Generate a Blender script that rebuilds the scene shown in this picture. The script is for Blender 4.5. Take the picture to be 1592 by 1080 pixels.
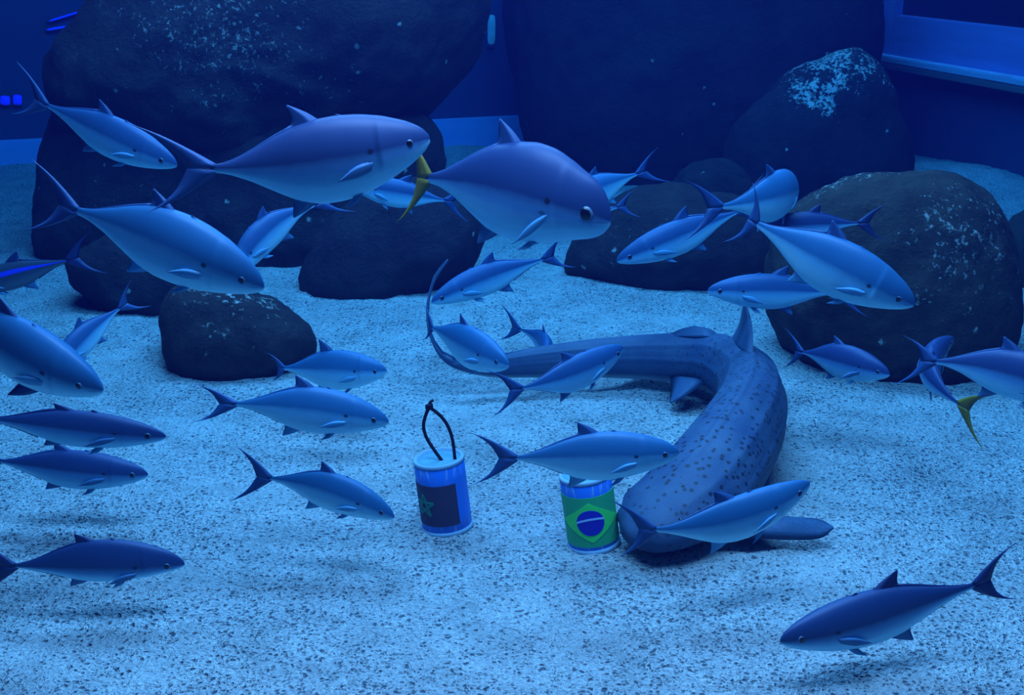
import bpy, bmesh, math, random
import numpy as np
from mathutils import Vector, Matrix, noise

random.seed(7)
for o in list(bpy.data.objects):
    bpy.data.objects.remove(o)
SC = bpy.context.scene
COL = SC.collection

# ------------------------------------------------------------------ camera
W, H, F = 1592, 1080, 2000.0
PITCH, CAMZ = math.radians(18.0), 1.4
cam = bpy.data.cameras.new('camera')
cam.sensor_fit = 'HORIZONTAL'
cam.sensor_width = 36.0
cam.lens = 36.0 * F / W
cam.clip_end = 100
co = bpy.data.objects.new('camera', cam)
COL.objects.link(co)
co.location = (0, 0, CAMZ)
co.rotation_euler = (math.pi / 2 - PITCH, 0, 0)
SC.camera = co

# ------------------------------------------------------------------ world, lamps, exposure
SC.view_settings.view_transform = 'Standard'
SC.view_settings.look = 'None'
SC.view_settings.gamma = 1.0
SC.view_settings.use_curve_mapping = False
SC.view_settings.exposure = 0.15
SC.cycles.use_denoising = True
SC.cycles.volume_bounces = 0
SC.cycles.max_bounces = 4
SC.cycles.use_adaptive_sampling = True
SC.cycles.adaptive_threshold = 0.04

wd = bpy.data.worlds.new('world')
SC.world = wd
wd.use_nodes = True
bg = wd.node_tree.nodes['Background']
bg.inputs[0].default_value = (0.05, 0.20, 1.0, 1)
bg.inputs[1].default_value = 0.10

WATER_DENS, WATER_ABS = 0.42, (0.0, 0.74, 0.90)
SCAT_DENS, SCAT_COL = 0.012, (0.06, 0.10, 1.0)


def area(name, loc, rot, size, power, col):
    l = bpy.data.lights.new(name, 'AREA')
    l.shape = 'RECTANGLE'
    l.size, l.size_y = size
    l.energy = power
    l.color = col
    o = bpy.data.objects.new(name, l)
    COL.objects.link(o)
    o.location = loc
    o.rotation_euler = rot
    return o


LC = (1.25, 0.63, 0.93)
area('tank_and_fill_light', (0.2, 2.2, 3.3), (math.radians(-4), 0, 0), (2.6, 1.0), 310, LC)
area('tank_and_fill_light', (-0.2, 4.7, 3.4), (math.radians(2), 0, 0), (3.4, 1.0), 320, LC)
area('tank_and_fill_light', (1.2, 8.0, 3.4), (math.radians(4), 0, 0), (2.6, 0.8), 130, LC)  # unseen fill light, added to brighten the window frame and cone peak

# ------------------------------------------------------------------ pixel <-> place helpers
CP, SP = math.cos(PITCH), math.sin(PITCH)
CAM = Vector((0, 0, CAMZ))
FWD, UPV, RGT = Vector((0, CP, -SP)), Vector((0, SP, CP)), Vector((1, 0, 0))


def at(px, py, d):
    return CAM + d * (FWD + RGT * ((px - W / 2) / F) + UPV * ((H / 2 - py) / F))


def atz(px, py, z):
    k = -SP + CP * (H / 2 - py) / F
    return at(px, py, (z - CAMZ) / k)


def depth_row(py):
    return -CAMZ / (-SP + CP * (H / 2 - py) / F)


# ------------------------------------------------------------------ object helpers
def link(name, me, mat=None, parent=None, smooth=True):
    o = bpy.data.objects.new(name, me)
    COL.objects.link(o)
    if mat:
        me.materials.append(mat)
    if parent:
        o.parent = parent
    if smooth and me.polygons:
        me.polygons.foreach_set('use_smooth', [True] * len(me.polygons))
    return o


def mesh(name, v, f, mat=None, parent=None, smooth=True):
    me = bpy.data.meshes.new(name)
    me.from_pydata([tuple(p) for p in v], [], f)
    me.update()
    return link(name, me, mat, parent, smooth)


def tag(o, label=None, cat=None, group=None, kind=None):
    for k, x in (('label', label), ('category', cat), ('group', group), ('kind', kind)):
        if x:
            o[k] = x
    return o


def empty(name, mw):
    o = bpy.data.objects.new(name, None)
    COL.objects.link(o)
    o.empty_display_size = 0.05
    o.matrix_world = mw
    return o


def boxmesh(name, c, s, mat, parent=None, rz=0.0, bev=0.006):
    bm = bmesh.new()
    bmesh.ops.create_cube(bm, size=1)
    for v in bm.verts:
        v.co = Vector((v.co.x * s[0], v.co.y * s[1], v.co.z * s[2]))
    if bev:
        bmesh.ops.bevel(bm, geom=bm.edges[:], offset=bev, segments=2, affect='EDGES')
    R = Matrix.Translation(Vector(c)) @ Matrix.Rotation(rz, 4, 'Z')
    bm.transform(R)
    me = bpy.data.meshes.new(name)
    bm.to_mesh(me)
    bm.free()
    return link(name, me, mat, parent, False)


def tube(name, pts, r, mat, parent=None, seg=8):
    pts = [Vector(p) for p in pts]
    v, f = [], []
    n = len(pts)
    ref = Vector((0.3, 1, 0.2)).normalized()
    for i, p in enumerate(pts):
        t = (pts[min(i + 1, n - 1)] - pts[max(i - 1, 0)]).normalized()
        a = t.cross(ref).normalized()
        b = t.cross(a)
        rr = r[i] if isinstance(r, (list, tuple)) else r
        for k in range(seg):
            an = 2 * math.pi * k / seg
            v.append(p + a * math.cos(an) * rr + b * math.sin(an) * rr)
    for i in range(n - 1):
        for k in range(seg):
            f.append((i * seg + k, i * seg + (k + 1) % seg, (i + 1) * seg + (k + 1) % seg, (i + 1) * seg + k))
    f.append(tuple(range(seg))[::-1])
    f.append(tuple(range((n - 1) * seg, n * seg)))
    return mesh(name, v, f, mat, parent)


def catmull(pts, n):
    P = np.array(pts, float)
    m = len(P)
    out = []
    for s in np.linspace(0, m - 1, n):
        i = min(int(s), m - 2)
        u = s - i
        p0 = P[i - 1] if i > 0 else 2 * P[0] - P[1]
        p1, p2 = P[i], P[i + 1]
        p3 = P[i + 2] if i + 2 < m else 2 * P[-1] - P[-2]
        out.append(0.5 * (2 * p1 + (p2 - p0) * u + (2 * p0 - 5 * p1 + 4 * p2 - p3) * u * u
                          + (3 * p1 - p0 - 3 * p2 + p3) * u ** 3))
    return np.array(out)


def fin_mesh(lead, trail, th, n=12, nrm=None, v=None, f=None):
    """a fin blade between two 3-D edge curves, thick at the root and middle, thin at its edges"""
    L, T = catmull(lead, n), catmull(trail, n)
    v = [] if v is None else v
    f = [] if f is None else f
    b = len(v)
    for i in range(n):
        s = i / (n - 1)
        l, t = Vector(L[i]), Vector(T[i])
        if nrm is None:
            j = min(i, n - 2)
            c = (Vector(T[j]) - Vector(L[j]))
            d = (Vector(L[j + 1]) - Vector(L[j]))
            k = c.cross(d)
            k = k.normalized() if k.length > 1e-9 else Vector((0, 1, 0))
        else:
            k = Vector(nrm)
        h = th * (1 - 0.8 * s)
        v += [l, l.lerp(t, 0.3) + k * h, l.lerp(t, 0.65) + k * h * 0.6, t, l.lerp(t, 0.65) - k * h * 0.6, l.lerp(t, 0.3) - k * h]
    for i in range(n - 1):
        for k in range(6):
            f.append((b + i * 6 + k, b + i * 6 + (k + 1) % 6, b + (i + 1) * 6 + (k + 1) % 6, b + (i + 1) * 6 + k))
    f.append(tuple(b + k for k in range(6))[::-1])
    f.append(tuple(b + (n - 1) * 6 + k for k in range(6)))
    return v, f


# ------------------------------------------------------------------ materials
class NT:
    def __init__(self, name):
        self.m = bpy.data.materials.new(name)
        self.m.use_nodes = True
        self.t = self.m.node_tree
        self.b = self.t.nodes['Principled BSDF']

    def n(self, typ, **kw):
        x = self.t.nodes.new(typ)
        for k, val in kw.items():
            if k.startswith('i_'):
                key = k[2:].replace('_', ' ')
                x.inputs[key].default_value = val
            else:
                setattr(x, k, val)
        return x

    def l(self, a, b):
        self.t.links.new(a, b)

    def ramp(self, src, stops, interp='LINEAR'):
        r = self.n('ShaderNodeValToRGB')
        r.color_ramp.interpolation = interp
        e = r.color_ramp.elements
        while len(e) < len(stops):
            e.new(0.5)
        for q, (p, c) in zip(e, stops):
            q.position = p
            q.color = (c, c, c, 1) if isinstance(c, (int, float)) else (*c, 1)
        self.l(src, r.inputs[0])
        return r.outputs[0]

    def math(self, op, a, b=None, clamp=False):
        x = self.n('ShaderNodeMath', operation=op)
        x.use_clamp = clamp
        for i, s in enumerate((a, b)):
            if s is None:
                continue
            if isinstance(s, (int, float)):
                x.inputs[i].default_value = s
            else:
                self.l(s, x.inputs[i])
        return x.outputs[0]

    def mix(self, fac, a, b, mode='MIX'):
        x = self.n('ShaderNodeMix', data_type='RGBA', blend_type=mode)
        for i, s in ((0, fac), (6, a), (7, b)):
            if isinstance(s, (int, float)):
                x.inputs[i].default_value = s
            elif isinstance(s, tuple):
                x.inputs[i].default_value = (*s, 1)
            else:
                self.l(s, x.inputs[i])
        return x.outputs[2]

    def noise(self, scale, detail=3, rough=0.55, vec=None):
        x = self.n('ShaderNodeTexNoise')
        x.inputs['Scale'].default_value = scale
        x.inputs['Detail'].default_value = detail
        x.inputs['Roughness'].default_value = rough
        if vec is not None:
            self.l(vec, x.inputs['Vector'])
        return x.outputs[0]

    def vor(self, scale, vec=None, rnd=1.0):
        x = self.n('ShaderNodeTexVoronoi')
        x.inputs['Scale'].default_value = scale
        x.inputs['Randomness'].default_value = rnd
        if vec is not None:
            self.l(vec, x.inputs['Vector'])
        return x

    def bump(self, h, strength, dist):
        x = self.n('ShaderNodeBump')
        x.inputs['Strength'].default_value = strength
        x.inputs['Distance'].default_value = dist
        self.l(h, x.inputs['Height'])
        self.l(x.outputs[0], self.b.inputs['Normal'])

    def base(self, c, rough=0.6, metal=0.0, spec=0.3):
        if isinstance(c, tuple):
            self.b.inputs['Base Color'].default_value = (*c, 1)
        else:
            self.l(c, self.b.inputs['Base Color'])
        self.b.inputs['Roughness'].default_value = rough
        self.b.inputs['Metallic'].default_value = metal
        self.b.inputs['Specular IOR Level'].default_value = spec
        return self.m


def plain(name, c, rough=0.6, metal=0.0, spec=0.3, var=0.25, scale=12):
    t = NT(name)
    nz = t.noise(scale)
    f = t.ramp(nz, [(0.3, 1 - var), (0.7, 1 + var * 0.4)])
    return t.base(t.mix(1.0, c, f, 'MULTIPLY'), rough, metal, spec)


def sand_mat():
    t = NT('coarse_sand')
    g = t.n('ShaderNodeNewGeometry').outputs['Position']
    warp = t.n('ShaderNodeTexNoise')
    warp.inputs['Scale'].default_value = 40
    t.l(g, warp.inputs['Vector'])
    mp = t.n('ShaderNodeVectorMath', operation='MULTIPLY_ADD')
    t.l(warp.outputs[1], mp.inputs[0])
    mp.inputs[1].default_value = (0.024, 0.024, 0.024)
    t.l(g, mp.inputs[2])
    p = mp.outputs[0]
    dens = t.ramp(t.noise(2.3, 4, 0.65, g), [(0.35, 0.12), (0.72, 0.80)])

    def specks(scale, lo, hi):
        v1 = t.vor(scale, p)
        sel = t.n('ShaderNodeSeparateColor')
        t.l(v1.outputs['Color'], sel.inputs[0])
        on = t.math('LESS_THAN', sel.outputs[0], dens)
        return t.math('MULTIPLY', on, t.ramp(v1.outputs['Distance'], [(lo, 1.0), (hi, 0.0)]))
    spk = t.math('MAXIMUM', specks(74, .18, .42), t.math('MULTIPLY', specks(135, .2, .45), .7))
    spk = t.math('MAXIMUM', spk, t.math('MULTIPLY', t.ramp(t.noise(48, 4, 0.7, g), [(0.60, 0.0), (0.70, 1.0)]), t.math('MULTIPLY', dens, 0.8)))
    fine = t.ramp(t.noise(130, 3, 0.7, g), [(0.40, 0.0), (0.60, 1.0)])
    big = t.ramp(t.noise(7, 4, 0.6, g), [(0.3, 0.74), (0.62, 1.0)])
    c = t.mix(fine, (0.62, 0.64, 0.65), (0.90, 0.91, 0.90))
    c = t.mix(1.0, c, big, 'MULTIPLY')
    c = t.mix(t.math('MULTIPLY', spk, 0.88), c, (0.09, 0.12, 0.17))
    h = t.math('SUBTRACT', t.math('MULTIPLY', t.noise(75, 4, 0.65, g), 1.0), t.math('MULTIPLY', spk, 0.35))
    t.bump(h, 1.0, 0.045)
    return t.base(c, 0.9, 0, 0.15)


def rock_mat(name, c1, c2, crust=0.5, dots=0.05, centres=(), seed=0.0, pale=0.5):
    """dark mottled stone; pale crust grows in clusters round the given places, with a few stray dots"""
    t = NT(name)
    tc = t.n('ShaderNodeNewGeometry').outputs['Position']
    off = t.n('ShaderNodeVectorMath', operation='ADD')
    t.l(tc, off.inputs[0])
    off.inputs[1].default_value = (seed, seed * 1.7, seed * 0.3)
    p = off.outputs[0]
    nz = t.noise(7, 7, 0.68, p)
    c = t.mix(t.ramp(nz, [(0.3, 0.0), (0.7, 1.0)]), c1, c2)
    cl = t.ramp(t.noise(3.2, 3, 0.6, p), [(0.56, 0.0), (0.72, crust)])
    for (ctr, rad, k) in centres:
        d = t.n('ShaderNodeVectorMath', operation='DISTANCE')
        t.l(tc, d.inputs[0])
        d.inputs[1].default_value = tuple(ctr)
        dn = t.math('ADD', t.math('DIVIDE', d.outputs['Value'], rad), t.math('MULTIPLY', t.math('SUBTRACT', t.noise(9, 3, 0.6, p), 0.5), 1.3))
        cl = t.math('MAXIMUM', cl, t.ramp(dn, [(0.35, k), (1.0, 0.0)]))
    grain = t.noise(48, 5, 0.72, p)
    th = t.math('SUBTRACT', 0.80, t.math('MULTIPLY', cl, 0.31))
    spk = t.math('MULTIPLY', t.math('SUBTRACT', grain, th), 14.0, True)
    v = t.vor(17, p)
    sel = t.n('ShaderNodeSeparateColor')
    t.l(v.outputs['Color'], sel.inputs[0])
    on = t.math('LESS_THAN', sel.outputs[0], dots)
    wob = t.math('ADD', v.outputs['Distance'], t.math('MULTIPLY', t.math('SUBTRACT', t.noise(70, 3, 0.6, p), 0.5), 0.5))
    spk = t.math('MAXIMUM', spk, t.math('MULTIPLY', on, t.ramp(wob, [(0.08, 1.0), (0.20, 0.0)])))
    c = t.mix(t.math('MULTIPLY', spk, 0.8), c, (pale, pale * 1.05, pale))
    t.bump(t.math('ADD', t.noise(22, 7, 0.72, p), t.math('MULTIPLY', spk, 0.2)), 0.8, 0.05)
    return t.base(c, 0.85, 0, 0.2)


def fish_mat(name, back, flank, belly, edge=0.52, stripe=None):
    t = NT(name)
    a = t.n('ShaderNodeAttribute', attribute_name='fishuv')
    s = t.n('ShaderNodeSeparateColor')
    t.l(a.outputs['Color'], s.inputs[0])
    u, v = s.outputs[0], s.outputs[1]
    nz = t.math('MULTIPLY', t.math('SUBTRACT', t.noise(14, 3), 0.5), 0.05)
    vv = t.math('ADD', v, nz)
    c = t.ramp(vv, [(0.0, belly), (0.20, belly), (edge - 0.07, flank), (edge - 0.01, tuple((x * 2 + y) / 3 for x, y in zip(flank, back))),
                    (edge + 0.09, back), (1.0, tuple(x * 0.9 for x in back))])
    if stripe:
        band = t.ramp(v, [(0.56, 0.0), (0.60, 1.0), (0.72, 1.0), (0.76, 0.0)])
        c = t.mix(band, c, stripe)

    def spot(uc, vc, ru, rv, col, k):
        nonlocal c
        d1 = t.math('DIVIDE', t.math('SUBTRACT', u, uc), ru)
        d2 = t.math('DIVIDE', t.math('SUBTRACT', v, vc), rv)
        dd = t.math('ADD', t.math('MULTIPLY', d1, d1), t.math('MULTIPLY', d2, d2))
        c = t.mix(t.math('MULTIPLY', t.ramp(dd, [(0.3, 1.0), (1.0, 0.0)]), k), c, col)
    spot(0.265, 0.56, 0.017, 0.045, (0.01, 0.015, 0.03), 0.9)      # dark opercle spot
    spot(0.285, 0.42, 0.02, 0.03, (0.02, 0.03, 0.05), 0.6)         # pectoral base
    spot(0.02, 0.42, 0.045, 0.018, (0.03, 0.04, 0.06), 0.7)        # mouth slit
    return t.base(c, 0.48, 0.05, 0.3)


def shark_mat():
    t = NT('spotted_shark_skin')
    a = t.n('ShaderNodeAttribute', attribute_name='fishuv')
    s = t.n('ShaderNodeSeparateColor')
    t.l(a.outputs['Color'], s.inputs[0])
    u, v = s.outputs[0], s.outputs[1]
    p = t.n('ShaderNodeNewGeometry').outputs['Position']
    nz = t.noise(9, 4, 0.6, p)
    c = t.mix(t.ramp(nz, [(0.3, 0), (0.7, 1)]), (0.020, 0.055, 0.125), (0.045, 0.090, 0.155))
    vo = t.vor(58, p)
    sel = t.n('ShaderNodeSeparateColor')
    t.l(vo.outputs['Color'], sel.inputs[0])
    on = t.math('LESS_THAN', sel.outputs[1], 0.72)
    sp = t.math('MULTIPLY', t.ramp(vo.outputs['Distance'], [(0.28, 1.0), (0.38, 0.0)]), on)
    reg = t.ramp(u, [(0.05, 0.15), (0.16, 1.0), (0.42, 0.8), (0.5, 0.15), (1.0, 0.0)])
    sp = t.math('MULTIPLY', sp, t.math('MULTIPLY', reg, t.ramp(v, [(0.15, 0.0), (0.3, 1.0)])))
    c = t.mix(t.ramp(v, [(0.08, 1.0), (0.25, 0.0)]), c, (0.25, 0.32, 0.36))
    c = t.mix(t.math('MULTIPLY', sp, 0.9), c, (0.012, 0.014, 0.025))
    t.bump(t.noise(160, 2, 0.6, p), 0.15, 0.005)
    return t.base(c, 0.6, 0, 0.3)


M = {}
M['sand'] = sand_mat()
DK, LT = (0.020, 0.017, 0.022), (0.050, 0.040, 0.040)
M['rock_giant'] = rock_mat('crusted_giant_rock', DK, LT, 0.45, 0.07, [(at(330, 20, 5.4), 0.75, .8), (at(500, 130, 5.4), 0.40, .65), (at(180, 110, 5.5), 0.3, .6)], 0.0, 0.42)
M['rock'] = rock_mat('mottled_rock', DK, LT, 0.5, 0.10, [(at(290, 220, 5.65), 0.30, .8), (at(200, 330, 5.6), 0.45, .55), (at(950, 350, 5.1), 0.35, .6)], 2.0)
M['rock_cone'] = rock_mat('pale_peaked_rock', DK, (0.042, 0.036, 0.042), 0.25, 0.06, [(at(1295, 112, 7.05), 0.42, 1.1), (at(1275, 150, 6.95), 0.26, 1.15)], 4.0, 0.8)
M['rock_small'] = rock_mat('speckled_small_rock', DK, LT, 0.75, 0.05, [(at(350, 480, 4.35), 0.32, .9)], 5.3, 0.55)
M['rock_spk'] = rock_mat('speckled_round_rock', (0.024, 0.021, 0.020), (0.062, 0.054, 0.044), 0.55, 0.06, [(at(1480, 390, 4.2), 0.40, .82), (at(1330, 300, 4.4), 0.34, .85)], 7.7, 0.5)
M['rock_plain'] = rock_mat('plain_rock', (0.020, 0.017, 0.024), (0.038, 0.032, 0.040), 0.2, 0.04, [], 9.1)
M['wall'] = plain('dark_blue_wall', (0.045, 0.06, 0.14), 0.5, 0, 0.3, 0.2, 2)
M['band'] = plain('pale_blue_band', (0.22, 0.42, 0.80), 0.6, 0, 0.3, 0.15, 3)
M['frame'] = plain('pale_blue_frame', (0.21, 0.21, 0.52), 0.6, 0, 0.3, 0.15, 4)
M['ledge'] = plain('dusty_ledge', (0.36, 0.46, 0.66), 0.85, 0, 0.2, 0.3, 20)
M['edge'] = plain('dark_frame_edge', (0.10, 0.11, 0.12), 0.7, 0, 0.3, 0.3, 15)
gl = NT('dark_window_glass')
M['glass'] = gl.base(gl.mix(gl.ramp(gl.noise(3), [(0.4, 0), (0.7, 1)]), (0.006, 0.010, 0.03), (0.012, 0.02, 0.05)), 0.25, 0, 0.5)


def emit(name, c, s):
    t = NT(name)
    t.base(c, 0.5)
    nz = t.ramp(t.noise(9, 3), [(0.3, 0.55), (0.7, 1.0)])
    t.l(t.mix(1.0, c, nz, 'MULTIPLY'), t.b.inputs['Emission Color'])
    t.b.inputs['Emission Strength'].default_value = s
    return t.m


M['violet'] = emit('violet_reflection_glow', (0.04, 0.03, 0.9), 1.0)  # these three glows put the wall reflections in as emission
M['blue_reflection'] = emit('blue_reflection_glow', (0.01, 0.05, 0.9), 1.0)
M['pale_reflection'] = emit('pale_reflection_glow', (0.16, 0.30, 0.42), 0.5)
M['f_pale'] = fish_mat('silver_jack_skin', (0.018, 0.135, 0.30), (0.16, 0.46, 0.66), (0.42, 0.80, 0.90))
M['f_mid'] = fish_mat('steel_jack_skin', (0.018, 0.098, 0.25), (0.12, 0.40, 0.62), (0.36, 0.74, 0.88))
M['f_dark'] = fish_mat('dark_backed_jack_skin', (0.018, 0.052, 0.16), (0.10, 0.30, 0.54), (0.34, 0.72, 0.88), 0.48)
M['f_blue'] = fish_mat('blue_striped_skin', (0.03, 0.05, 0.08), (0.05, 0.07, 0.10), (0.10, 0.13, 0.16), 0.5, (0.02, 0.05, 0.75))
M['fin'] = plain('grey_fin', (0.02, 0.07, 0.20), 0.5, 0, 0.3, 0.2, 25)
M['fin_dark'] = plain('dark_fin', (0.015, 0.03, 0.11), 0.5, 0, 0.3, 0.2, 25)
M['fin_pale'] = plain('pale_fin', (0.10, 0.34, 0.56), 0.5, 0, 0.3, 0.2, 25)
M['fin_mid'] = plain('blue_grey_fin', (0.05, 0.17, 0.34), 0.5, 0, 0.3, 0.2, 25)
M['fin_yellow'] = plain('yellow_fin', (0.20, 0.15, 0.012), 0.5, 0, 0.3, 0.25, 25)
M['eye'] = plain('silver_eye', (0.06, 0.13, 0.20), 0.3, 0, 0.5, 0.1)
M['pupil'] = plain('black_pupil', (0.006, 0.007, 0.012), 0.15, 0, 0.5, 0.1)
M['shark'] = shark_mat()
M['shark_fin'] = plain('shark_fin_skin', (0.03, 0.08, 0.16), 0.6, 0, 0.3, 0.35, 30)


# ------------------------------------------------------------------ water body (absorbs red and green, scatters blue)
def water():
    o = boxmesh('water', (0, 4.5, 1.6), (16, 13, 4.2), None, None, 0, 0)
    m = bpy.data.materials.new('tank_water')
    m.use_nodes = True
    t = m.node_tree
    for x in list(t.nodes):
        t.nodes.remove(x)
    out = t.nodes.new('ShaderNodeOutputMaterial')
    ab = t.nodes.new('ShaderNodeVolumeAbsorption')
    ab.inputs[0].default_value = (*WATER_ABS, 1)
    ab.inputs[1].default_value = WATER_DENS
    scn = t.nodes.new('ShaderNodeVolumeScatter')
    scn.inputs[0].default_value = (*SCAT_COL, 1)
    scn.inputs[1].default_value = SCAT_DENS
    scn.inputs['Anisotropy'].default_value = 0.2
    ad = t.nodes.new('ShaderNodeAddShader')
    t.links.new(ab.outputs[0], ad.inputs[0])
    t.links.new(scn.outputs[0], ad.inputs[1])
    t.links.new(ad.outputs[0], out.inputs['Volume'])
    m.cycles.homogeneous_volume = True
    o.data.materials.append(m)
    tag(o, 'hazy deep blue water filling the whole tank', 'water', kind='stuff')


water()


# ------------------------------------------------------------------ sand floor
def mound(x, y, cx, cy, r, h):
    return h * math.exp(-((x - cx) ** 2 + (y - cy) ** 2) / (r * r))


MOUNDS = []
for (px, py, r, h) in ((30, 250, 0.9, 0.10), (735, 245, 0.35, 0.09), (1480, 285, 0.6, 0.10), (1010, 590, 0.09, 0.035),
                       (620, 455, 0.4, 0.02), (930, 440, 0.3, 0.03)):
    p = atz(px, py, 0.0)
    MOUNDS.append((p.x, p.y, r, h))


def ground(x, y):
    z = 0.020 * noise.noise((x * 1.1, y * 1.1, 0.3)) + 0.014 * noise.noise((x * 3.1, y * 3.1, 4.1))
    z += 0.006 * noise.noise((x * 9.0, y * 9.0, 1.7))
    for m in MOUNDS:
        z += mound(x, y, *m)
    return z - 0.012


def floor():
    NY, NX = 400, 360
    v, f = [], []
    y0, y1 = 0.9, 11.0
    for j in range(NY):
        y = y0 * (y1 / y0) ** (j / (NY - 1))
        half = 0.55 * y + 0.9
        for i in range(NX):
            x = (2 * i / (NX - 1) - 1) * half
            z = ground(x, y) + 0.005 * noise.noise((x * 38, y * 38, 2.2)) + 0.004 * noise.noise((x * 21, y * 21, 7.2))
            v.append((x, y, z))
    for j in range(NY - 1):
        for i in range(NX - 1):
            a = j * NX + i
            f.append((a, a + 1, a + NX + 1, a + NX))
    o = mesh('floor', v, f, M['sand'])
    tag(o, 'pale coarse sand bed of the tank with dark specks', 'sand', kind='structure')
    o2 = boxmesh('trim_1', (0, -0.6, -0.05), (12, 3.2, 0.04), M['sand'])
    tag(o2, 'sand bed in front of the viewing window', 'sand', kind='structure')


floor()


# ------------------------------------------------------------------ walls, band, window
def wall_slab(name, a, b, z0, z1, th, mat, label, cat, off=0.0):
    a, b = Vector((*a, 0)), Vector((*b, 0))
    d = (b - a)
    n = Vector((d.y, -d.x, 0)).normalized()
    c = (a + b) / 2 + n * (off - th / 2)
    o = boxmesh(name, (c.x, c.y, (z0 + z1) / 2), (d.length, th, z1 - z0), mat, None, math.atan2(d.y, d.x), 0.004)
    tag(o, label, cat, kind='structure')
    return o


BL, BR = (-5.6, 6.83), (2.3, 9.6)          # back wall runs from near left to far right
RR = (5.0, 0.0)
wall_slab('wall_back', BL, BR, -0.3, 3.6, 0.12, M['wall'], 'dark blue back wall of the tank between the boulders', 'wall')
wall_slab('baseboard_back', BL, BR, -0.3, 0.20, 0.05, M['band'], 'pale blue band along the foot of the back wall', 'band', 0.05)
wall_slab('wall_right', BR, RR, -0.3, 3.6, 0.12, M['wall'], 'dark blue side wall under the framed window', 'wall')
wall_slab('wall_left', (-5.0, 0.0), BL, -0.3, 3.6, 0.12, M['wall'], 'dark blue side wall at the left of the tank', 'wall')

A, B = Vector((*BR, 0)), Vector((*RR, 0))
DR = (B - A).normalized()
NR = Vector((DR.y, -DR.x, 0))
ANG = math.atan2(DR.y, DR.x)


def on_right(s, z, off):
    p = A + DR * s + NR * off
    return (p.x, p.y, z)


win = empty('window_1', Matrix.Translation(on_right(2.4, 0.6, 0)))
tag(win, 'pale blue framed dark window in the upper right side wall', 'window', kind='structure')
WI = win.matrix_world.inverted()


def wpart(name, s0, s1, z0, z1, o0, o1, mat):
    o = boxmesh(name, on_right((s0 + s1) / 2, (z0 + z1) / 2, (o0 + o1) / 2), (s1 - s0, o1 - o0, z1 - z0), mat, None, ANG)
    o.data.transform(WI)
    o.parent = win
    return o


wpart('window_post', 0.50, 0.98, 0.60, 1.9, 0.0, 0.07, M['frame'])
wpart('window_rail', 0.98, 4.6, 0.60, 0.87, 0.0, 0.07, M['frame'])
wpart('window_sill', 0.46, 4.7, 0.575, 0.615, 0.0, 0.16, M['ledge'])
wpart('sill_edge', 0.45, 4.7, 0.535, 0.573, 0.0, 0.17, M['edge'])
wpart('pane', 0.95, 4.6, 0.87, 1.9, 0.005, 0.02, M['glass'])

# reflections in the back glass, built as added glowing slabs
DB = (Vector((*BR, 0)) - Vector((*BL, 0))).normalized()
NB = Vector((DB.y, -DB.x, 0))
AB = math.atan2(DB.y, DB.x)


def on_back(px, py, off=0.03):
    """where the line of sight through a pixel meets the back wall"""
    a = Vector((*BL, 0)) + NB * off
    r = at(px, py, 1.0) - CAM
    k = (a - CAM).dot(NB) / r.dot(NB)
    return CAM + r * k


def reflection_slab(name, px, py, w, h, tilt, mat, label, cat, group=None):
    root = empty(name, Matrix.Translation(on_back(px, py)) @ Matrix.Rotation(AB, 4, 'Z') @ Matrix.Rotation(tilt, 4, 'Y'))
    b = boxmesh('backing_plate', (0, 0.015, 0), (w * 1.12, 0.03, h * 1.2 + 0.006), M['wall'], root)
    # rounded face whose emission stands in for a reflection
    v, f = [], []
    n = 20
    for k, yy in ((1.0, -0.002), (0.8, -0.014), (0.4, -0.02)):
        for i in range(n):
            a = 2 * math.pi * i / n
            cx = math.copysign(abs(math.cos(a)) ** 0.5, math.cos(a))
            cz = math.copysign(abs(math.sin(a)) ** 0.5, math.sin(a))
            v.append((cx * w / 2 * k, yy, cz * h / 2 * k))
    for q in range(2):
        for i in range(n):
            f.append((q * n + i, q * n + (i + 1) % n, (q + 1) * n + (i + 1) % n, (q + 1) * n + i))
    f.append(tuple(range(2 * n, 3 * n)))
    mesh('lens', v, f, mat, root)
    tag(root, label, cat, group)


reflection_slab('wall_reflection', 8, 156, 0.055, 0.055, 0.1, M['violet'], 'small violet reflection on the wall at the very left edge of the tank', 'reflection', 'violet wall reflections')
reflection_slab('wall_reflection', 27, 155, 0.050, 0.060, 0.1, M['violet'], 'small violet reflection on the wall just right of its twin, left of the boulder', 'reflection', 'violet wall reflections')
reflection_slab('reflection_streak', 105, 24, 0.22, 0.012, -0.28, M['blue_reflection'], 'upper thin glowing blue reflection streak beside the big left boulder', 'light strip', 'blue reflection streaks')
reflection_slab('reflection_streak', 93, 43, 0.15, 0.014, -0.15, M['blue_reflection'], 'lower thin glowing blue reflection streak beside the big left boulder', 'light strip', 'blue reflection streaks')
reflection_slab('wall_reflection', 764, 46, 0.055, 0.19, 0.02, M['pale_reflection'], 'tall pale greenish reflection in the gap between the two giant boulders', 'light panel')


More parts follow.
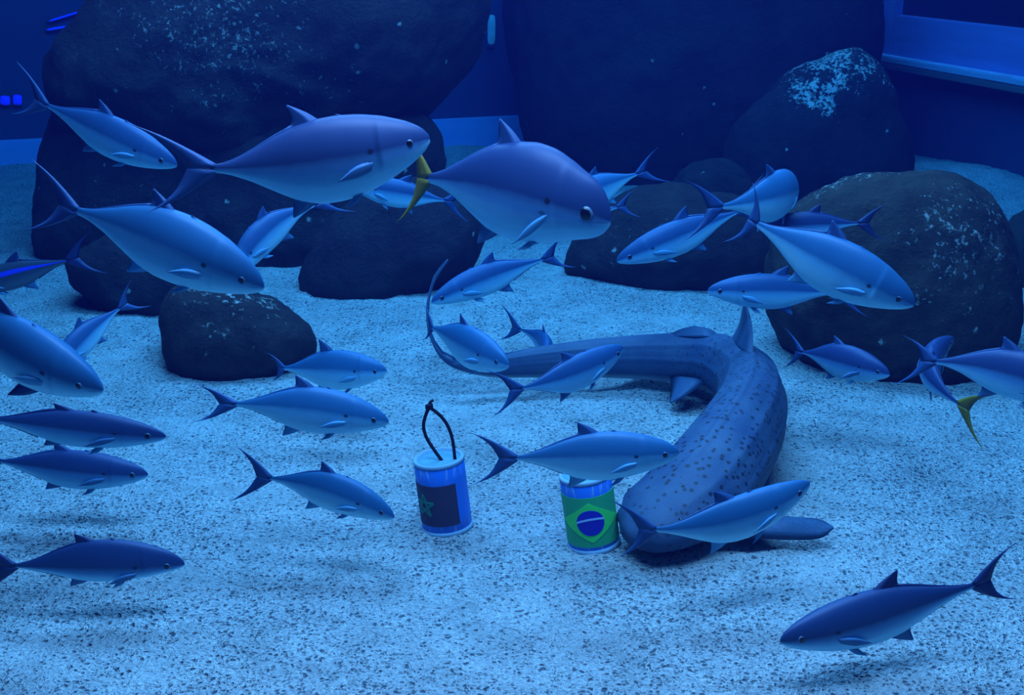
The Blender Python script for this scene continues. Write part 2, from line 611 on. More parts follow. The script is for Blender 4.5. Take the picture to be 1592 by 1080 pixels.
# ------------------------------------------------------------------ boulders
def rock(name, outline, base_row, D, mat, label, e=0.7, amp=0.05, sub=5, seed=0.0, group='boulders on the sand', dfix=None):
    dc = dfix if dfix else depth_row(base_row) + D * 0.75
    P = [at(px, py, dc) for px, py in outline]
    c = sum(P, Vector()) / len(P)
    U, V = RGT, UPV
    Wv = FWD
    pol = [((p - c).dot(U), (p - c).dot(V)) for p in P]
    th = np.array([math.atan2(y, x) for x, y in pol])
    rr = np.array([math.hypot(x, y) for x, y in pol])
    o = np.argsort(th)
    th, rr = th[o], rr[o]
    th3 = np.concatenate([th - 2 * math.pi, th, th + 2 * math.pi])
    rr3 = np.concatenate([rr, rr, rr])
    gx = np.linspace(-math.pi, math.pi, 361)
    gr = np.interp(gx, th3, rr3)
    k = 7
    pad = np.concatenate([gr[-k - 1:-1], gr, gr[1:k + 1]])
    ker = np.hanning(2 * k + 1)
    gr = np.convolve(pad, ker / ker.sum(), 'valid')
    size = float(rr.mean())
    bm = bmesh.new()
    bmesh.ops.create_icosphere(bm, subdivisions=sub, radius=1)
    for v in bm.verts:
        x, y, z = v.co
        q = math.hypot(x, y)
        r = float(np.interp(math.atan2(y, x), gx, gr))
        qq = q ** e
        zz = math.copysign(abs(z) ** 0.9, z)
        p = U * (r * qq * (x / q if q > 1e-6 else 0)) + V * (r * qq * (y / q if q > 1e-6 else 0)) + Wv * (D * zz)
        w = p / size
        n1 = noise.fractal((w * 1.6 + Vector((seed, seed * 2, 0))), 0.9, 2.0, 4)
        n2 = noise.noise(p * 14 + Vector((seed, 0, 0)))
        n3 = noise.noise(p * 34 + Vector((0, seed, 0)))
        dirn = p.normalized()
        p = p + dirn * (size * amp * n1 * (0.35 + 0.65 * abs(z)) + 0.010 * n2 + 0.005 * n3)
        v.co = p
    me = bpy.data.meshes.new(name)
    bm.to_mesh(me)
    bm.free()
    ob = link(name, me, mat)
    ob.location = c
    tag(ob, label, 'rock', group)
    return ob


rock('boulder', [(84, 130), (90, 98), (134, 60), (168, 10), (200, -40), (270, -95), (480, -140), (700, -90), (770, -20), (755, 40), (700, 135), (640, 200), (500, 240), (250, 250), (100, 220)],
     400, 0.62, M['rock_giant'], 'giant mottled boulder filling the upper left behind the fish', 0.75, 0.09, 6, 1.0, dfix=5.9)
rock('boulder', [(66, 300), (75, 190), (120, 130), (300, 105), (520, 120), (640, 165), (684, 200), (692, 260), (650, 340), (600, 420), (480, 480), (300, 490), (150, 450), (62, 400)],
     440, 0.42, M['rock'], 'broad dark boulder under the giant upper left one', 0.75, 0.08, 6, 2.0, dfix=5.95)
rock('boulder', [(468, 475), (478, 400), (525, 335), (600, 295), (685, 278), (738, 312), (757, 360), (738, 410), (690, 450), (640, 480), (560, 510)],
     462, 0.30, M['rock_plain'], 'smooth dark rounded rock left of the centre gap, below the yellow tail fin', 0.75, 0.05, 5, 3.0)
rock('boulder', [(108, 405), (150, 380), (230, 372), (300, 400), (310, 460), (280, 500), (220, 500), (150, 470), (118, 440)],
     488, 0.22, M['rock_plain'], 'low dark rock at the foot of the broad left boulder', 0.75, 0.06, 5, 4.0)
rock('boulder', [(256, 480), (275, 447), (330, 440), (400, 458), (450, 482), (492, 527), (482, 562), (420, 600), (340, 615), (275, 585), (256, 530)],
     582, 0.26, M['rock_small'], 'small speckled boulder standing alone on the sand at left', 0.75, 0.05, 5, 5.0)
rock('boulder', [(788, 60), (795, -60), (960, -220), (1200, -240), (1345, -120), (1368, 20), (1350, 150), (1300, 290), (1150, 330), (930, 330), (845, 270), (812, 200), (803, 130)],
     290, 0.75, M['rock_plain'], 'giant smooth dark boulder in the upper middle of the tank', 0.7, 0.05, 6, 6.0)
rock('boulder', [(1128, 220), (1190, 150), (1270, 95), (1325, 78), (1362, 105), (1392, 180), (1414, 255), (1410, 310), (1280, 340), (1140, 320)],
     315, 0.35, M['rock_cone'], 'cone shaped boulder with pale crust on its peak, below the window frame', 0.8, 0.05, 5, 7.0)
rock('boulder', [(1040, 300), (1065, 262), (1110, 248), (1150, 262), (1175, 300), (1165, 345), (1110, 360), (1050, 345)],
     350, 0.20, M['rock'], 'small domed rock in front of the giant middle boulder', 0.85, 0.04, 5, 8.0)
rock('boulder', [(878, 425), (895, 360), (950, 312), (1020, 290), (1100, 300), (1180, 330), (1218, 385), (1205, 440), (1130, 462), (1050, 470), (950, 462)],
     452, 0.32, M['rock'], 'low flat rock spread across the middle of the sand', 0.8, 0.05, 5, 9.0)
rock('boulder', [(1205, 500), (1200, 400), (1215, 335), (1270, 298), (1380, 274), (1465, 270), (1522, 300), (1556, 370), (1567, 450), (1562, 550), (1480, 612), (1390, 618), (1290, 590), (1225, 540)],
     596, 0.36, M['rock_spk'], 'big round speckled boulder at right with fish gathered before it', 0.7, 0.045, 6, 10.0)
rock('boulder', [(1562, 400), (1570, 355), (1600, 325), (1660, 320), (1710, 370), (1705, 450), (1640, 480), (1580, 460)],
     455, 0.28, M['rock_spk'], 'dark speckled rock cut off by the right edge of the view', 0.8, 0.05, 5, 11.0)


# ------------------------------------------------------------------ fish
TOP_T = [0, .02, .05, .1, .2, .3, .4, .5, .6, .7, .8, .9, .96, 1]
TOP_V = [.08, .26, .40, .57, .80, .94, 1., .98, .88, .67, .41, .18, .115, .10]
BOT_T = [0, .02, .05, .1, .2, .3, .42, .52, .62, .72, .82, .91, .96, 1]
BOT_V = [.07, .21, .32, .47, .70, .88, .99, 1, .88, .62, .34, .16, .11, .10]
WID_T = [0, .02, .05, .1, .2, .32, .45, .6, .75, .88, .96, 1]
WID_V = [.05, .22, .38, .60, .88, 1, .97, .76, .43, .18, .09, .06]


def smooth_prof(ts, vs):
    x = np.linspace(0, 1, 201)
    y = np.interp(x, ts, vs)
    k = 6
    pad = np.concatenate([np.full(k, y[0]), y, np.full(k, y[-1])])
    ker = np.hanning(2 * k + 3)[1:-1]
    ys = np.convolve(pad, ker / ker.sum(), 'valid')
    wgt = np.clip(x / 0.06, 0, 1)
    return x, ys * wgt + y * (1 - wgt)


PT, PB, PW = smooth_prof(TOP_T, TOP_V), smooth_prof(BOT_T, BOT_V), smooth_prof(WID_T, WID_V)


def fish(label, nose, fork, d, dd=0.0, h=0.31, bend=0.0, roll=0.0, mat='f_mid', fin='fin', tailmat=None, wr=0.5,
         tail=(0.26, 0.19), dors=0.085, pect=0.85, pect_out=0.06, pect_down=.34, pelv=1.0, blunt=0.0, hump=0.0, asym=0.0, vb=0.0, pectmat=None, eye_k=1.0, name='jack_fish', group='jacks schooling over the sand'):
    N, T = at(*nose, d - dd / 2), at(*fork, d + dd / 2)
    X = (N - T)
    L = X.length
    X.normalize()
    Z = Vector((0, 0, 1)) - X * X.z
    if Z.length < 1e-3:
        Z = Vector((0, 1, 0))
    Z.normalize()
    Z = Matrix.Rotation(math.radians(roll), 3, X) @ Z
    Y = Z.cross(X)
    mw = Matrix((X, Y, Z)).transposed().to_4x4()
    mw.translation = (N + T) / 2
    low = mw.translation.z - h * L / 2
    if low < 0.03:
        print('LOW FISH', label, round(low, 3))
    root = empty(name, mw)
    tag(root, label, 'fish', group)
    hh = h * L / 2

    def top(t):
        return max(float(np.interp(t, *PT)) * hh * (1 + hump * math.exp(-((t - 0.3) / 0.16) ** 2)) * (1 + asym) * (1 + blunt * math.exp(-(t / .12) ** 2)), 0.0)

    def bot(t):
        return float(np.interp(t, *PB)) * hh * (1 - asym) * (1 + blunt * .6 * math.exp(-(t / .10) ** 2))

    def wid(t):
        w = float(np.interp(t, *PW)) * hh * wr
        return w * (1 + 0.05 * max(0.0, 1 - abs(t - 0.225) / 0.03)) if t < 0.225 else w

    def yoff(t):
        if t <= 1:
            return bend * L * (t * t - t) * 1.0
        return bend * L * (t - 1)

    def dfm(p):
        t = 0.5 - p[0] / L
        zo = vb * L * ((t * t - t) if t <= 1 else (t - 1))
        return Vector((p[0], p[1] + yoff(t), p[2] + zo))

    ts = [0.0, .004, .012, .025, .045, .07, .10, .13, .16, .19, .21, .224, .23, .25, .28] + list(np.linspace(.32, 1.0, 24))
    m = 24
    v, f, uv = [], [], []
    for t in ts:
        tp, bt, w = top(t), bot(t), wid(t)
        for k in range(m):
            a = 2 * math.pi * k / m
            ca, sa = math.cos(a), math.sin(a)
            z = tp * ca if ca > 0 else bt * ca
            y = w * math.copysign(abs(sa) ** 1.1, sa)
            v.append(dfm((L * (0.5 - t), y, z)))
            uv.append((t, ca * 0.5 + 0.5, 0, 1))
    n = len(ts)
    for i in range(n - 1):
        for k in range(m):
            f.append((i * m + k, i * m + (k + 1) % m, (i + 1) * m + (k + 1) % m, (i + 1) * m + k))
    f.append(tuple(range(m))[::-1])
    f.append(tuple(range((n - 1) * m, n * m)))
    b = mesh('body', v, f, M[mat], root)
    at_ = b.data.attributes.new('fishuv', 'FLOAT_COLOR', 'POINT')
    at_.data.foreach_set('color', [c for q in uv for c in q])

    def finpart(nm, lead, trail, th, mt, nrm=(0, 1, 0), raw=False):
        vv, ff = fin_mesh(lead, trail, th * L, 12, nrm)
        if not raw:
            vv = [dfm(p) for p in vv]
        return mesh(nm, vv, ff, mt, root)

    FM = M[fin]
    # tail fin: two swept lobes in one blade
    tx, tz = tail
    pz = max(top(1), 0.018 * L)
    x0 = -0.5 * L
    vv, ff = [], []
    for s in (1, -1):
        A_, T_ = Vector((x0 + .045 * L, 0, s * pz * .55)), Vector((x0 - tx * L, 0, s * tz * L))
        B_ = Vector((x0 - tx * .30 * L, 0, -s * .008 * L))
        e_ = (T_ - A_).normalized()
        o_ = Vector((-e_.z, 0, e_.x)) * (-s)
        fin_mesh([A_, A_.lerp(T_, .33) + o_ * .012 * L, A_.lerp(T_, .66) + o_ * .014 * L, T_],
                 [B_, B_.lerp(T_, .36) + o_ * .028 * L, B_.lerp(T_, .70) + o_ * .022 * L, T_ - e_ * .006 * L],
                 0.012 * L, 14, (0, 1, 0), vv, ff)
    mesh('tail_fin', [dfm(p) for p in vv], ff, M[tailmat] if tailmat else FM, root)

    def X_(t):
        return L * (0.5 - t)
    # dorsal lobe running into a long low ridge
    z = lambda t: top(t) * 0.93
    finpart('dorsal_fin', [(X_(.47), 0, z(.47)), (X_(.53), 0, z(.53) + dors * .55 * L), (X_(.605), 0, z(.55) + dors * L)],
            [(X_(.66), 0, z(.66)), (X_(.61), 0, z(.61) + dors * .22 * L), (X_(.612), 0, z(.55) + dors * .97 * L)], .006, FM)
    rid = [.60, .70, .80, .88, .94]
    finpart('dorsal_ridge', [(X_(t), 0, z(t) - .004 * L) for t in rid], [(X_(t), 0, z(t) + .022 * L * (1 - (t - .6) / .4)) for t in rid], .004, FM)
    finpart('spiny_dorsal_fin', [(X_(.335), 0, z(.335)), (X_(.37), 0, z(.37) + .012 * L), (X_(.40), 0, z(.40) + .020 * L)],
            [(X_(.43), 0, z(.43)), (X_(.415), 0, z(.415) + .006 * L), (X_(.402), 0, z(.40) + .018 * L)], .004, FM)
    zb = lambda t: -bot(t) * 0.93
    finpart('anal_fin', [(X_(.54), 0, zb(.54)), (X_(.60), 0, zb(.58) - dors * .45 * L), (X_(.665), 0, zb(.60) - dors * .8 * L)],
            [(X_(.70), 0, zb(.70)), (X_(.66), 0, zb(.66) - dors * .15 * L), (X_(.672), 0, zb(.60) - dors * .77 * L)], .006, M['fin_pale'] if mat == 'f_pale' else M['fin_mid'])
    finpart('anal_ridge', [(X_(t), 0, zb(t) + .004 * L) for t in rid[1:]], [(X_(t), 0, zb(t) - .018 * L * (1 - (t - .6) / .4)) for t in rid[1:]], .004, FM)
    for s in (1, -1):
        w = wid(.27)
        pl = 0.23 * L * pect
        po = pect_out
        P0 = Vector((X_(.255), s * w * .93, -.10 * hh))
        P1 = Vector((X_(.275), s * w * .93, -.34 * hh))
        tip = P0 + Vector((-pl * math.cos(po) * .9, s * (pl * math.sin(po) + .004 * L), -pl * pect_down))
        mid = (P0 + tip) / 2 + Vector((0, s * .010 * L, .022 * L))
        mid2 = (P1 + tip) / 2 + Vector((.01 * L, s * .006 * L, -.005 * L))
        vv, ff = fin_mesh([P0, mid, tip], [P1, mid2, tip * .985 + P1 * .015], .006 * L, 12, None)
        mesh('pectoral_fin', [dfm(p) for p in vv], ff, M[pectmat] if pectmat else (M['fin_pale'] if mat != 'f_dark' else M['fin_mid']), root)
        q0 = Vector((X_(.33), s * wid(.33) * .30, -bot(.33) * .93))
        tq = .33 + .05 * pelv
        q1 = Vector((X_(tq), s * wid(tq) * .25, -bot(tq) * .95))
        qt = Vector((X_(.36 + .06 * pelv), s * wid(.4) * .5, -bot(.4) - .034 * L * pelv))
        vv, ff = fin_mesh([q0, (q0 + qt) / 2 + Vector((.01 * L, 0, -.006 * L)), qt], [q1, (q1 + qt) / 2, qt * .99 + q1 * .01], .005 * L, 10, None)
        mesh('pelvic_fin', [dfm(p) for p in vv], ff, M['fin_pale'] if pelv < 2 else FM, root)
        # eye
        te = .092
        er = .019 * L * eye_k
        ze = .06 * hh
        ey = s * (wid(te) * .93)
        for nm, r_, oy, mt, sq in (('eye', er, 0, M['eye'], .45), ('pupil', er * .78, er * .22, M['pupil'], .35)):
            bm = bmesh.new()
            bmesh.ops.create_uvsphere(bm, u_segments=14, v_segments=8, radius=r_)
            for q in bm.verts:
                q.co = dfm((q.co.x + X_(te), q.co.y * sq + ey + s * oy, q.co.z + ze))
            me = bpy.data.meshes.new(nm)
            bm.to_mesh(me)
            bm.free()
            eo = link(nm, me, mt, root if nm == 'eye' else eo)
    return root


fish('pale jack high at far left, its head crossed by a bigger fish tail', (275, 257), (70, 162), 3.4, 0.05, .30, .08, 8, 'f_mid')
fish('large steel blue jack at top swimming right, tail spread wide over a smaller fish', (668, 216), (328, 262), 2.5, .0, .39, .06, 0, 'f_dark', tail=(.34, .21), dors=.10, wr=.55, vb=.13)
fish('deep bodied big eyed trevally with a yellowish tail, facing right at upper centre', (949, 344), (662, 277), 2.85, .20, .47, .10, 0, 'f_dark', tailmat='fin_yellow', tail=(.17, .24),
     dors=.12, hump=.10, eye_k=1.9, name='trevally', group='trevallies', wr=.52, asym=.0, pect_down=1.1, pectmat='fin_pale', pect=.75, vb=-.18, blunt=.45)
fish('half hidden pale jack facing left beneath the large top fish', (546, 288), (694, 312), 4.3, 0, .30, -.1, 0, 'f_mid')
fish('large pale jack at upper left heading down to the right, tail near the left edge', (410, 447), (115, 326), 2.7, .05, .365, .12, 6, 'f_pale', tail=(.27, .19), vb=-.15)
fish('jack diving left behind the large pale one, forked tail before the left boulder', (360, 436), (492, 318), 3.6, .1, .30, .1, 0, 'f_mid', vb=-.4)
fish('dark slim fish with a vivid blue stripe at the left edge', (-70, 452), (108, 404), 4.3, 0, .24, 0, 0, 'f_blue', 'fin_dark', name='blue_striped_fish', group='striped fish')
fish('pale jack at the left edge diving right, broad fin spread below', (160, 607), (-92, 470), 2.7, .12, .37, .1, 10, 'f_pale', pelv=2.6)
fish('jack diving left behind the edge fish, its forked tail before the lone speckled boulder', (80, 585), (188, 478), 3.35, .1, .31, .05, 0, 'f_mid', vb=-.15)
fish('dark backed slim jack at left edge, uppermost of the three level swimmers', (258, 679), (-25, 650), 2.95, 0, .215, .03, 0, 'f_dark', 'fin_dark', dors=.04)
fish('dark backed jack at left edge, just below the slim level one', (230, 738), (-6, 716), 3.15, 0, .275, .08, 0, 'f_dark', dors=.06)
fish('dark backed jack alone at lower left, close above the sand', (287, 877), (18, 880), 2.75, 0, .265, .06, 0, 'f_dark', 'fin_dark', dors=.06, asym=.3)
fish('pale level jack just left of the rope loop on the canister', (604, 656), (362, 628), 3.0, 0, .315, .02, 0, 'f_pale', tail=(.27, .135), vb=-.11)
fish('smaller pale jack beside the lone speckled boulder, facing right', (601, 577), (438, 572), 3.65, .08, .375, .02, 0, 'f_pale', tail=(.13, .14), dors=.12)
fish('pale jack nosing down to the right, left of the roped canister', (613, 804), (417, 743), 2.95, .05, .31, .08, 0, 'f_pale', tail=(.30, .24), vb=-.25)
fish('small plump jack turned towards the viewer, just above the shark tail', (791, 568), (670, 508), 3.5, .24, .36, .05, 0, 'f_pale', tail=(.12, .16), wr=.5)
fish('dark jack curving left and down in the centre over the far sand', (671, 470), (848, 402), 4.2, .05, .27, .22, 0, 'f_mid', tail=(.22, .15))
fish('jack mostly hidden behind the shark with only its tail raised', (838, 572), (806, 511), 4.4, .30, .30, -.7, 0, 'f_mid', 'fin', tail=(.24, .22))
fish('jack slanting up to the right across the shark body', (969, 541), (808, 604), 3.45, -.16, .30, .12, 0, 'f_mid', tail=(.26, .20), vb=.15)
fish('pale jack swimming level right above the green flag canister', (1056, 704), (797, 712), 2.8, 0, .315, .03, 0, 'f_pale', tail=(.26, .175))
fish('pale jack in front of the shark head, slanting up to the right', (1259, 752), (1012, 823), 2.75, -.08, .285, .10, 0, 'f_pale', tail=(.22, .19), vb=.28)
fish('dark backed jack at lower right facing left above its shadow', (1213, 997), (1522, 907), 2.52, .08, .285, .14, 0, 'f_dark', 'fin_dark', tail=(.18, .15), vb=.15)
fish('small pale jack behind the trevally head, only rear half showing', (858, 330), (992, 270), 4.5, 0, .36, -.05, 0, 'f_pale', tail=(.30, .20), vb=-.1)
fish('jack facing left and down before the low flat rock', (959, 406), (1150, 328), 4.05, .05, .27, -.08, 0, 'f_mid')
fish('pale jack seen from behind, tail towards the viewer, swimming away right of centre', (1225, 285), (1118, 322), 3.75, -.34, .33, .5, 0, 'f_pale', tail=(.25, .20), wr=.62)
fish('large pale jack at right diving down across the big speckled boulder', (1421, 474), (1170, 344), 3.05, .08, .345, .14, 6, 'f_pale', tail=(.10, .20))
fish('dark jack facing left behind the large diving one at right', (1175, 352), (1338, 347), 3.85, 0, .26, 0, 0, 'f_dark', 'fin_dark')
fish('jack facing left under the large diving one, above the bright sand', (1100, 452), (1302, 455), 3.7, 0, .285, .04, 0, 'f_mid')
fish('jack turned towards the viewer at the foot of the big speckled boulder', (1383, 582), (1246, 547), 3.55, .20, .36, .16, 0, 'f_dark', 'fin', tail=(.25, .22), pect_out=.9, vb=-.1)
fish('jack leaving past the right edge with its forked tail inside the view', (1700, 630), (1449, 562), 2.95, .15, .33, .08, 0, 'f_dark', 'fin', tail=(.22, .18), vb=-.28)
fish('dark fish swimming away at right with a dull yellow tail', (1482, 527), (1494, 630), 3.3, -.30, .27, -.75, 0, 'f_dark', 'fin_dark', 'fin_yellow', wr=.62, tail=(.22, .22),
     name='trevally', group='trevallies')
fish('dim jack behind the trevally face, only its forked tail showing', (842, 348), (962, 322), 3.9, 0, .28, 0, 0, 'f_mid')


# ------------------------------------------------------------------ zebra shark resting on the sand in a curve
def shark():
    #       px    py    z     halfwidth halfheight
    ctl = [(970, 835, .045, .020, .018), (984, 827, .055, .080, .046), (1020, 808, .074, .120, .074), (1080, 770, .102, .124, .108), (1132, 710, .128, .112, .134),
           (1164, 652, .138, .100, .138), (1160, 598, .122, .086, .118), (1105, 566, .105, .076, .098), (1020, 559, .095, .060, .082), (920, 560, .085, .046, .068),
           (830, 566, .080, .032, .054), (755, 572, .075, .016, .034), (698, 562, .095, .007, .014), (671, 525, .15, .005, .009), (665, 480, .22, .005, .008),
           (674, 438, .29, .004, .008), (696, 404, .34, .003, .005)]
    C = []
    for px, py, z, a, b in ctl:
        p = atz(px, py, z)
        C.append((p.x, p.y, p.z, a, b))
    n, m = 150, 80
    S = catmull(C, n)
    base = Vector((S[40][0], S[40][1], 0.0))
    root = empty('zebra_shark', Matrix.Translation(base))
    tag(root, 'large spotted shark curled on the sand behind the green flag canister', 'shark')
    fr = []
    for i in range(n):
        t = Vector(S[min(i + 1, n - 1)][:3]) - Vector(S[max(i - 1, 0)][:3])
        t.normalize()
        side = t.cross(Vector((0, 0, 1))).normalized()
        up = side.cross(t).normalized()
        fr.append((Vector(S[i][:3]) - base, t, side, up, max(S[i][3], .003), max(S[i][4], .003)))
    v, f, uv = [], [], []
    for i, (c, t, s, u, a, b) in enumerate(fr):
        q = i / (n - 1)
        rid = min(1.0, max(0.0, (q - .12) / .08)) * min(1.0, max(0.0, (0.75 - q) / .1))
        for k in range(m):
            an = 2 * math.pi * k / m
            ca, sa = math.cos(an), math.sin(an)
            r = 1.0
            for ac in (0.0, 0.75, 1.35):
                dlt = min(abs(an - ac), abs(2 * math.pi - an - ac))
                r += 0.05 * rid * math.exp(-(dlt / .06) ** 2)
            zz = b * (ca if ca > 0 else 0.82 * ca)
            v.append(c + (s * (a * sa) + u * zz) * r)
            uv.append((q, ca * .5 + .5, 0, 1))
    for i in range(n - 1):
        for k in range(m):
            f.append((i * m + k, i * m + (k + 1) % m, (i + 1) * m + (k + 1) % m, (i + 1) * m + k))
    f.append(tuple(range(m))[::-1])
    f.append(tuple(range((n - 1) * m, n * m)))
    b = mesh('body', v, f, M['shark'], root)
    at_ = b.data.attributes.new('fishuv', 'FLOAT_COLOR', 'POINT')
    at_.data.foreach_set('color', [c for q in uv for c in q])

    def idx(ci):
        return int(round(ci / (len(ctl) - 1) * (n - 1)))

    def topp(ci, h=0.0, k=.92):
        c, t, s, u, a, bb = fr[idx(ci)]
        return c + u * (bb * k + h)

    def fpart(nm, lead, trail, th, lab=None):
        vv, ff = fin_mesh(lead, trail, th, 14, None)
        o = mesh(nm, vv, ff, M['shark_fin'], root)
        if lab:
            o['label'] = lab
        return o
    # first dorsal: upright rounded triangle at the bend; second lower one behind
    fpart('first_dorsal_fin', [topp(5.55), topp(5.85, .075), topp(6.15, .135)], [topp(6.5), topp(6.35, .06), topp(6.2, .13)], .012)
    fpart('second_dorsal_fin', [topp(6.75), topp(7.0, .022), topp(7.3, .032)], [topp(7.8), topp(7.6, .02), topp(7.36, .03)], .010)
    # pectorals: broad rounded paddles lying on the sand
    for s_, spread in ((1, 1.0), (-1, 0.42)):
        c1, t1, s1, u1, a1, b1 = fr[idx(2.6)]
        c2, t2, s2, u2, a2, b2 = fr[idx(3.6)]
        # near side is the one whose side vector points to +x / towards the viewer
        near = 1 if s1.x > 0 else -1
        sd = near * s_
        r0 = c1 + s1 * sd * a1 * .75 - u1 * b1 * .35
        r1 = c2 + s2 * sd * a2 * .75 - u2 * b2 * .5
        if s_ == 1:
            tip = atz(1296, 822, .045) - base
            mid1 = atz(1195, 838, .035) - base
            mid2 = atz(1215, 800, .075) - base
            e1 = atz(1270, 838, .03) - base
            e2 = atz(1272, 806, .06) - base
            fpart('pectoral_fin', [r0, mid1, e1, tip], [r1, mid2, e2, tip + Vector((0, .004, .004))], .012)
        else:
            tip = r1 + s2 * sd * .12 + t2 * .16 - Vector((0, 0, .05))
            fpart('pectoral_fin', [r0, (r0 + tip) / 2 + s1 * sd * .05, tip], [r1, (r1 + tip) / 2 + t1 * .03, tip + Vector((0, .004, .004))], .010)
    # pelvic fins
    for sd in (1, -1):
        c1, t1, s1, u1, a1, b1 = fr[idx(6.7)]
        c2, t2, s2, u2, a2, b2 = fr[idx(7.7)]
        r0 = c1 + s1 * sd * a1 * .8 - u1 * b1 * .3
        r1 = c2 + s2 * sd * a2 * .8 - u2 * b2 * .4
        tip = (r0 * .35 + r1 * .65) + s2 * sd * .11 - Vector((0, 0, .045)) + t2 * .02
        fpart('pelvic_fin', [r0, r0.lerp(tip, .6) + s2 * sd * .02, tip], [r1, r1.lerp(tip, .5), tip + t2 * .006], .008)
    # long blade along the tail
    up_l = [topp(c) for c in (10, 11, 12, 13, 14, 15, 15.9)]
    up_t = [topp(c, h) for c, h in ((10, .006), (11, .012), (12, .010), (13, .008), (14, .007), (15, .008), (15.9, .003))]
    fpart('tail_fin', up_l, up_t, .004)
    # eyes
    for sd in (1, -1):
        c1, t1, s1, u1, a1, b1 = fr[idx(2.0)]
        bm = bmesh.new()
        bmesh.ops.create_uvsphere(bm, u_segments=14, v_segments=8, radius=.006)
        p = c1 + s1 * sd * a1 * .80 + u1 * b1 * .54
        for q in bm.verts:
            q.co = q.co + p
        me = bpy.data.meshes.new('eye')
        bm.to_mesh(me)
        bm.free()
        link('eye', me, M['pupil'], root)


shark()


# ------------------------------------------------------------------ flag canisters
def can_mats():
    t = NT('blue_canister')
    a = t.n('ShaderNodeTexCoord').outputs['Object']
    sx = t.n('ShaderNodeSeparateXYZ')
    t.l(a, sx.inputs[0])
    mp = t.n('ShaderNodeMapping')
    mp.inputs['Scale'].default_value = (90, 90, 14)
    t.l(a, mp.inputs[0])
    streak = t.ramp(t.noise(1.0, 4, 0.6, mp.outputs[0]), [(0.52, 0), (0.66, 1)])
    ends = t.ramp(t.math('ABSOLUTE', t.math('SUBTRACT', sx.outputs[2], 0.095)), [(0.055, 0.06), (0.09, 1.0)])
    c = t.mix(t.math('MULTIPLY', streak, ends), (0.015, 0.19, 0.74), (0.40, 0.55, 0.70))
    M['can'] = t.base(c, 0.45, 0, 0.4)
    M['can_white'] = plain('dusty_white_cap', (0.26, 0.42, 0.56), 0.8, 0, 0.2, 0.25, 50)
    M['can_lid'] = plain('pale_lid', (0.14, 0.36, 0.44), 0.75, 0, 0.2, 0.3, 40)
    M['flag_dark'] = plain('dark_red_flag_field', (0.055, 0.040, 0.080), 0.6, 0, 0.3, 0.1, 40)
    M['flag_star'] = plain('green_star', (0.02, 0.22, 0.15), 0.6, 0, 0.3, 0.1, 40)
    M['flag_green'] = plain('green_flag_field', (0.03, 0.46, 0.17), 0.6, 0, 0.3, 0.1, 40)
    M['flag_yellow'] = plain('yellow_green_diamond', (0.07, 0.85, 0.14), 0.6, 0, 0.3, 0.1, 40)
    M['flag_blue'] = plain('blue_disc', (0.02, 0.025, 0.45), 0.6, 0, 0.3, 0.1, 40)
    M['flag_white'] = plain('white_band', (0.45, 0.60, 0.85), 0.6, 0, 0.3, 0.1, 40)
    M['rope'] = plain('black_rope', (0.012, 0.012, 0.02), 0.8, 0, 0.2, 0.3, 90)


can_mats()
RC_, HC_ = 0.062, 0.188


def lathe(name, prof, mat, parent, seg=48, smooth=True):
    v, f = [], []
    for r, z in prof:
        for k in range(seg):
            a = 2 * math.pi * k / seg
            v.append((r * math.cos(a), r * math.sin(a), z))
    for i in range(len(prof) - 1):
        for k in range(seg):
            f.append((i * seg + k, i * seg + (k + 1) % seg, (i + 1) * seg + (k + 1) % seg, (i + 1) * seg + k))
    if prof[0][0] > 1e-4:
        f.append(tuple(range(seg))[::-1])
    if prof[-1][0] > 1e-4:
        f.append(tuple(range((len(prof) - 1) * seg, len(prof) * seg)))
    o = mesh(name, v, f, mat, parent, smooth)
    return o


def wrap_poly(name, poly, off, mat, parent, ang0, z0, step=0.004):
    """a flat outline (metres: across, up) laid round the can as a thin raised patch"""
    bm = bmesh.new()
    vs = [bm.verts.new((x, 0, y)) for x, y in poly]
    bm.faces.new(vs)
    xs = [p[0] for p in poly]
    x = min(xs) + step
    while x < max(xs) - 1e-4:
        bmesh.ops.bisect_plane(bm, geom=bm.verts[:] + bm.edges[:] + bm.faces[:], plane_co=(x, 0, 0), plane_no=(1, 0, 0))
        x += step
    r = bmesh.ops.extrude_face_region(bm, geom=bm.faces[:])
    top = set(g for g in r['geom'] if isinstance(g, bmesh.types.BMVert))
    for v in bm.verts:
        a = ang0 + v.co.x / RC_
        rr = RC_ + (off if v in top else -0.0005)
        v.co = Vector((rr * math.sin(a), -rr * math.cos(a), z0 + v.co.z))
    bmesh.ops.recalc_face_normals(bm, faces=bm.faces[:])
    me = bpy.data.meshes.new(name)
    bm.to_mesh(me)
    bm.free()
    return link(name, me, mat, parent, False)


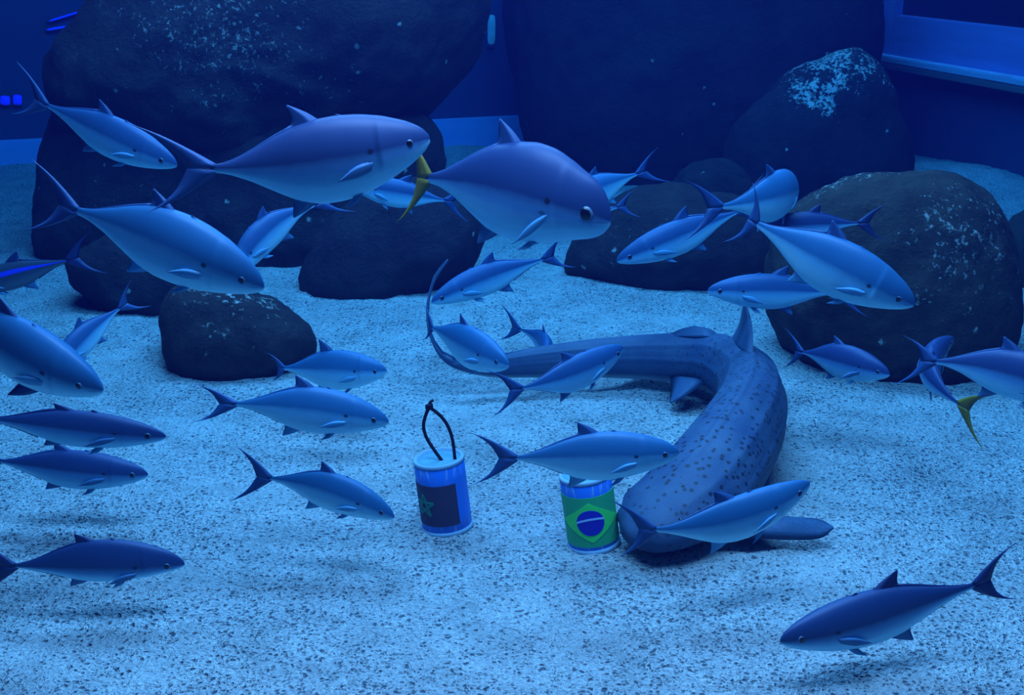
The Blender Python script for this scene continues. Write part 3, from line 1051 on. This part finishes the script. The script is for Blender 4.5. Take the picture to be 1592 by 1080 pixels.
def canister(base, lean, label):
    g = atz(*base, 0.0)
    z = ground(g.x, g.y)
    g = atz(*base, z)
    yaw = math.atan2(g.x, g.y)
    mw = Matrix.Translation((g.x, g.y, z - 0.004)) @ Matrix.Rotation(math.radians(lean), 4, 'Y') @ Matrix.Rotation(-yaw, 4, 'Z')
    r = empty('flag_canister', mw)
    tag(r, label, 'canister', 'flag canisters on the sand')
    lathe('tube', [(RC_ - .002, 0.010), (RC_, 0.012), (RC_, HC_ * .25), (RC_, HC_ * .5), (RC_, HC_ * .75), (RC_, HC_ - .003), (RC_ - .003, HC_), (RC_ - .008, HC_ - .001), (RC_ - .009, HC_ - .01)], M['can'], r)
    lathe('base_rim', [(RC_ - .004, 0.0), (RC_ + .002, 0.001), (RC_ + .0035, .006), (RC_ + .002, .013), (RC_ - .004, .014)], M['can_white'], r)
    lathe('lid', [(RC_ - .007, HC_ - .012), (RC_ - .007, HC_ - .004), (RC_ * .6, HC_ - .003), (RC_ * .3, HC_ - .002), (.001, HC_ - .002)], M['can_lid'], r)
    lathe('top_rim', [(RC_ - .009, HC_ - .006), (RC_ - .008, HC_ + .001), (RC_ - .003, HC_ + .003), (RC_ + .001, HC_), (RC_ + .001, HC_ - .006), (RC_ - .001, HC_ - .008)], M['can_white'], r)
    return r


def circ(cx, cy, r, n=40):
    return [(cx + r * math.cos(2 * math.pi * i / n), cy + r * math.sin(2 * math.pi * i / n)) for i in range(n)]


ca = canister((696, 817), -6, 'roped blue canister with a dark flag and green star')
fw, fh = 0.150, 0.107
fa = math.radians(-36)
fz = HC_ * .45
fl = wrap_poly('flag', [(-fw / 2, -fh / 2), (fw / 2, -fh / 2), (fw / 2, fh / 2), (-fw / 2, fh / 2)], .0012, M['flag_dark'], ca, fa, fz)
fl['label'] = 'dark flag patch with a green star'
R5 = .030
star = [(R5 * math.sin(2 * math.pi * k / 5), R5 * math.cos(2 * math.pi * k / 5)) for k in range(5)]
for k in range(5):
    a, b = Vector(star[k]), Vector(star[(k + 2) % 5])
    d = (b - a).normalized()
    nrm = Vector((-d.y, d.x)) * .0030
    wrap_poly('star_stroke', [tuple(a - nrm), tuple(b - nrm), tuple(b + nrm), tuple(a + nrm)], .0022 + .0001 * k, M['flag_star'], fl, fa - .22, fz)
ropep = [(.008, -.012, HC_ - .004), (-.008, -.006, HC_ + .025), (-.022, 0, HC_ + .055), (-.026, 0, HC_ + .085), (-.018, 0, HC_ + .112), (-.006, 0, HC_ + .130),
         (.006, 0, HC_ + .122), (.022, 0, HC_ + .102), (.034, 0, HC_ + .075), (.040, -.004, HC_ + .04), (.040, -.012, HC_ - .004)]
tube('rope_handle', catmull(ropep, 48), .0042, M['rope'], ca, 10)
kp = []
for i in range(40):
    a = i / 39 * 4 * math.pi
    kp.append((-.006 + .006 * math.cos(a), .006 * math.sin(a), HC_ + .128 + .012 * i / 39))
tube('knot', kp, .0042, M['rope'], ca, 8)
tube('rope_end', catmull([(-.006, 0, HC_ + .138), (-.002, 0, HC_ + .146), (.006, .002, HC_ + .149)], 8), .0035, M['rope'], ca, 8)

cb = canister((924, 843), -8, 'canister with a green flag, yellow diamond and blue disc, touching the shark snout')
fw, fh = 0.188, 0.128
fz = HC_ * .46
fa = math.radians(2)
fl = wrap_poly('flag', [(-fw / 2, -fh / 2), (fw / 2, -fh / 2), (fw / 2, fh / 2), (-fw / 2, fh / 2)], .0012, M['flag_green'], cb, fa, fz)
fl['label'] = 'green flag patch with a diamond and a blue disc'
ix, iy = fw / 2 * .84, fh / 2 * .80
wrap_poly('diamond', [(-ix, 0), (0, -iy), (ix, 0), (0, iy)], .0020, M['flag_yellow'], fl, fa, fz)
wrap_poly('disc', circ(0, 0, fh * .255), .0028, M['flag_blue'], fl, fa, fz)
rd = fh * .255
up_, lo_ = [], []
for i in range(17):
    x = -rd * .98 + 2 * rd * .98 * i / 16
    yy = .004 + .006 * (1 - (x / rd - .2) ** 2)
    up_.append((x, yy + .0024))
    lo_.append((x, yy - .0024))
wrap_poly('white_band', lo_ + up_[::-1], .0034, M['flag_white'], fl, fa, fz)
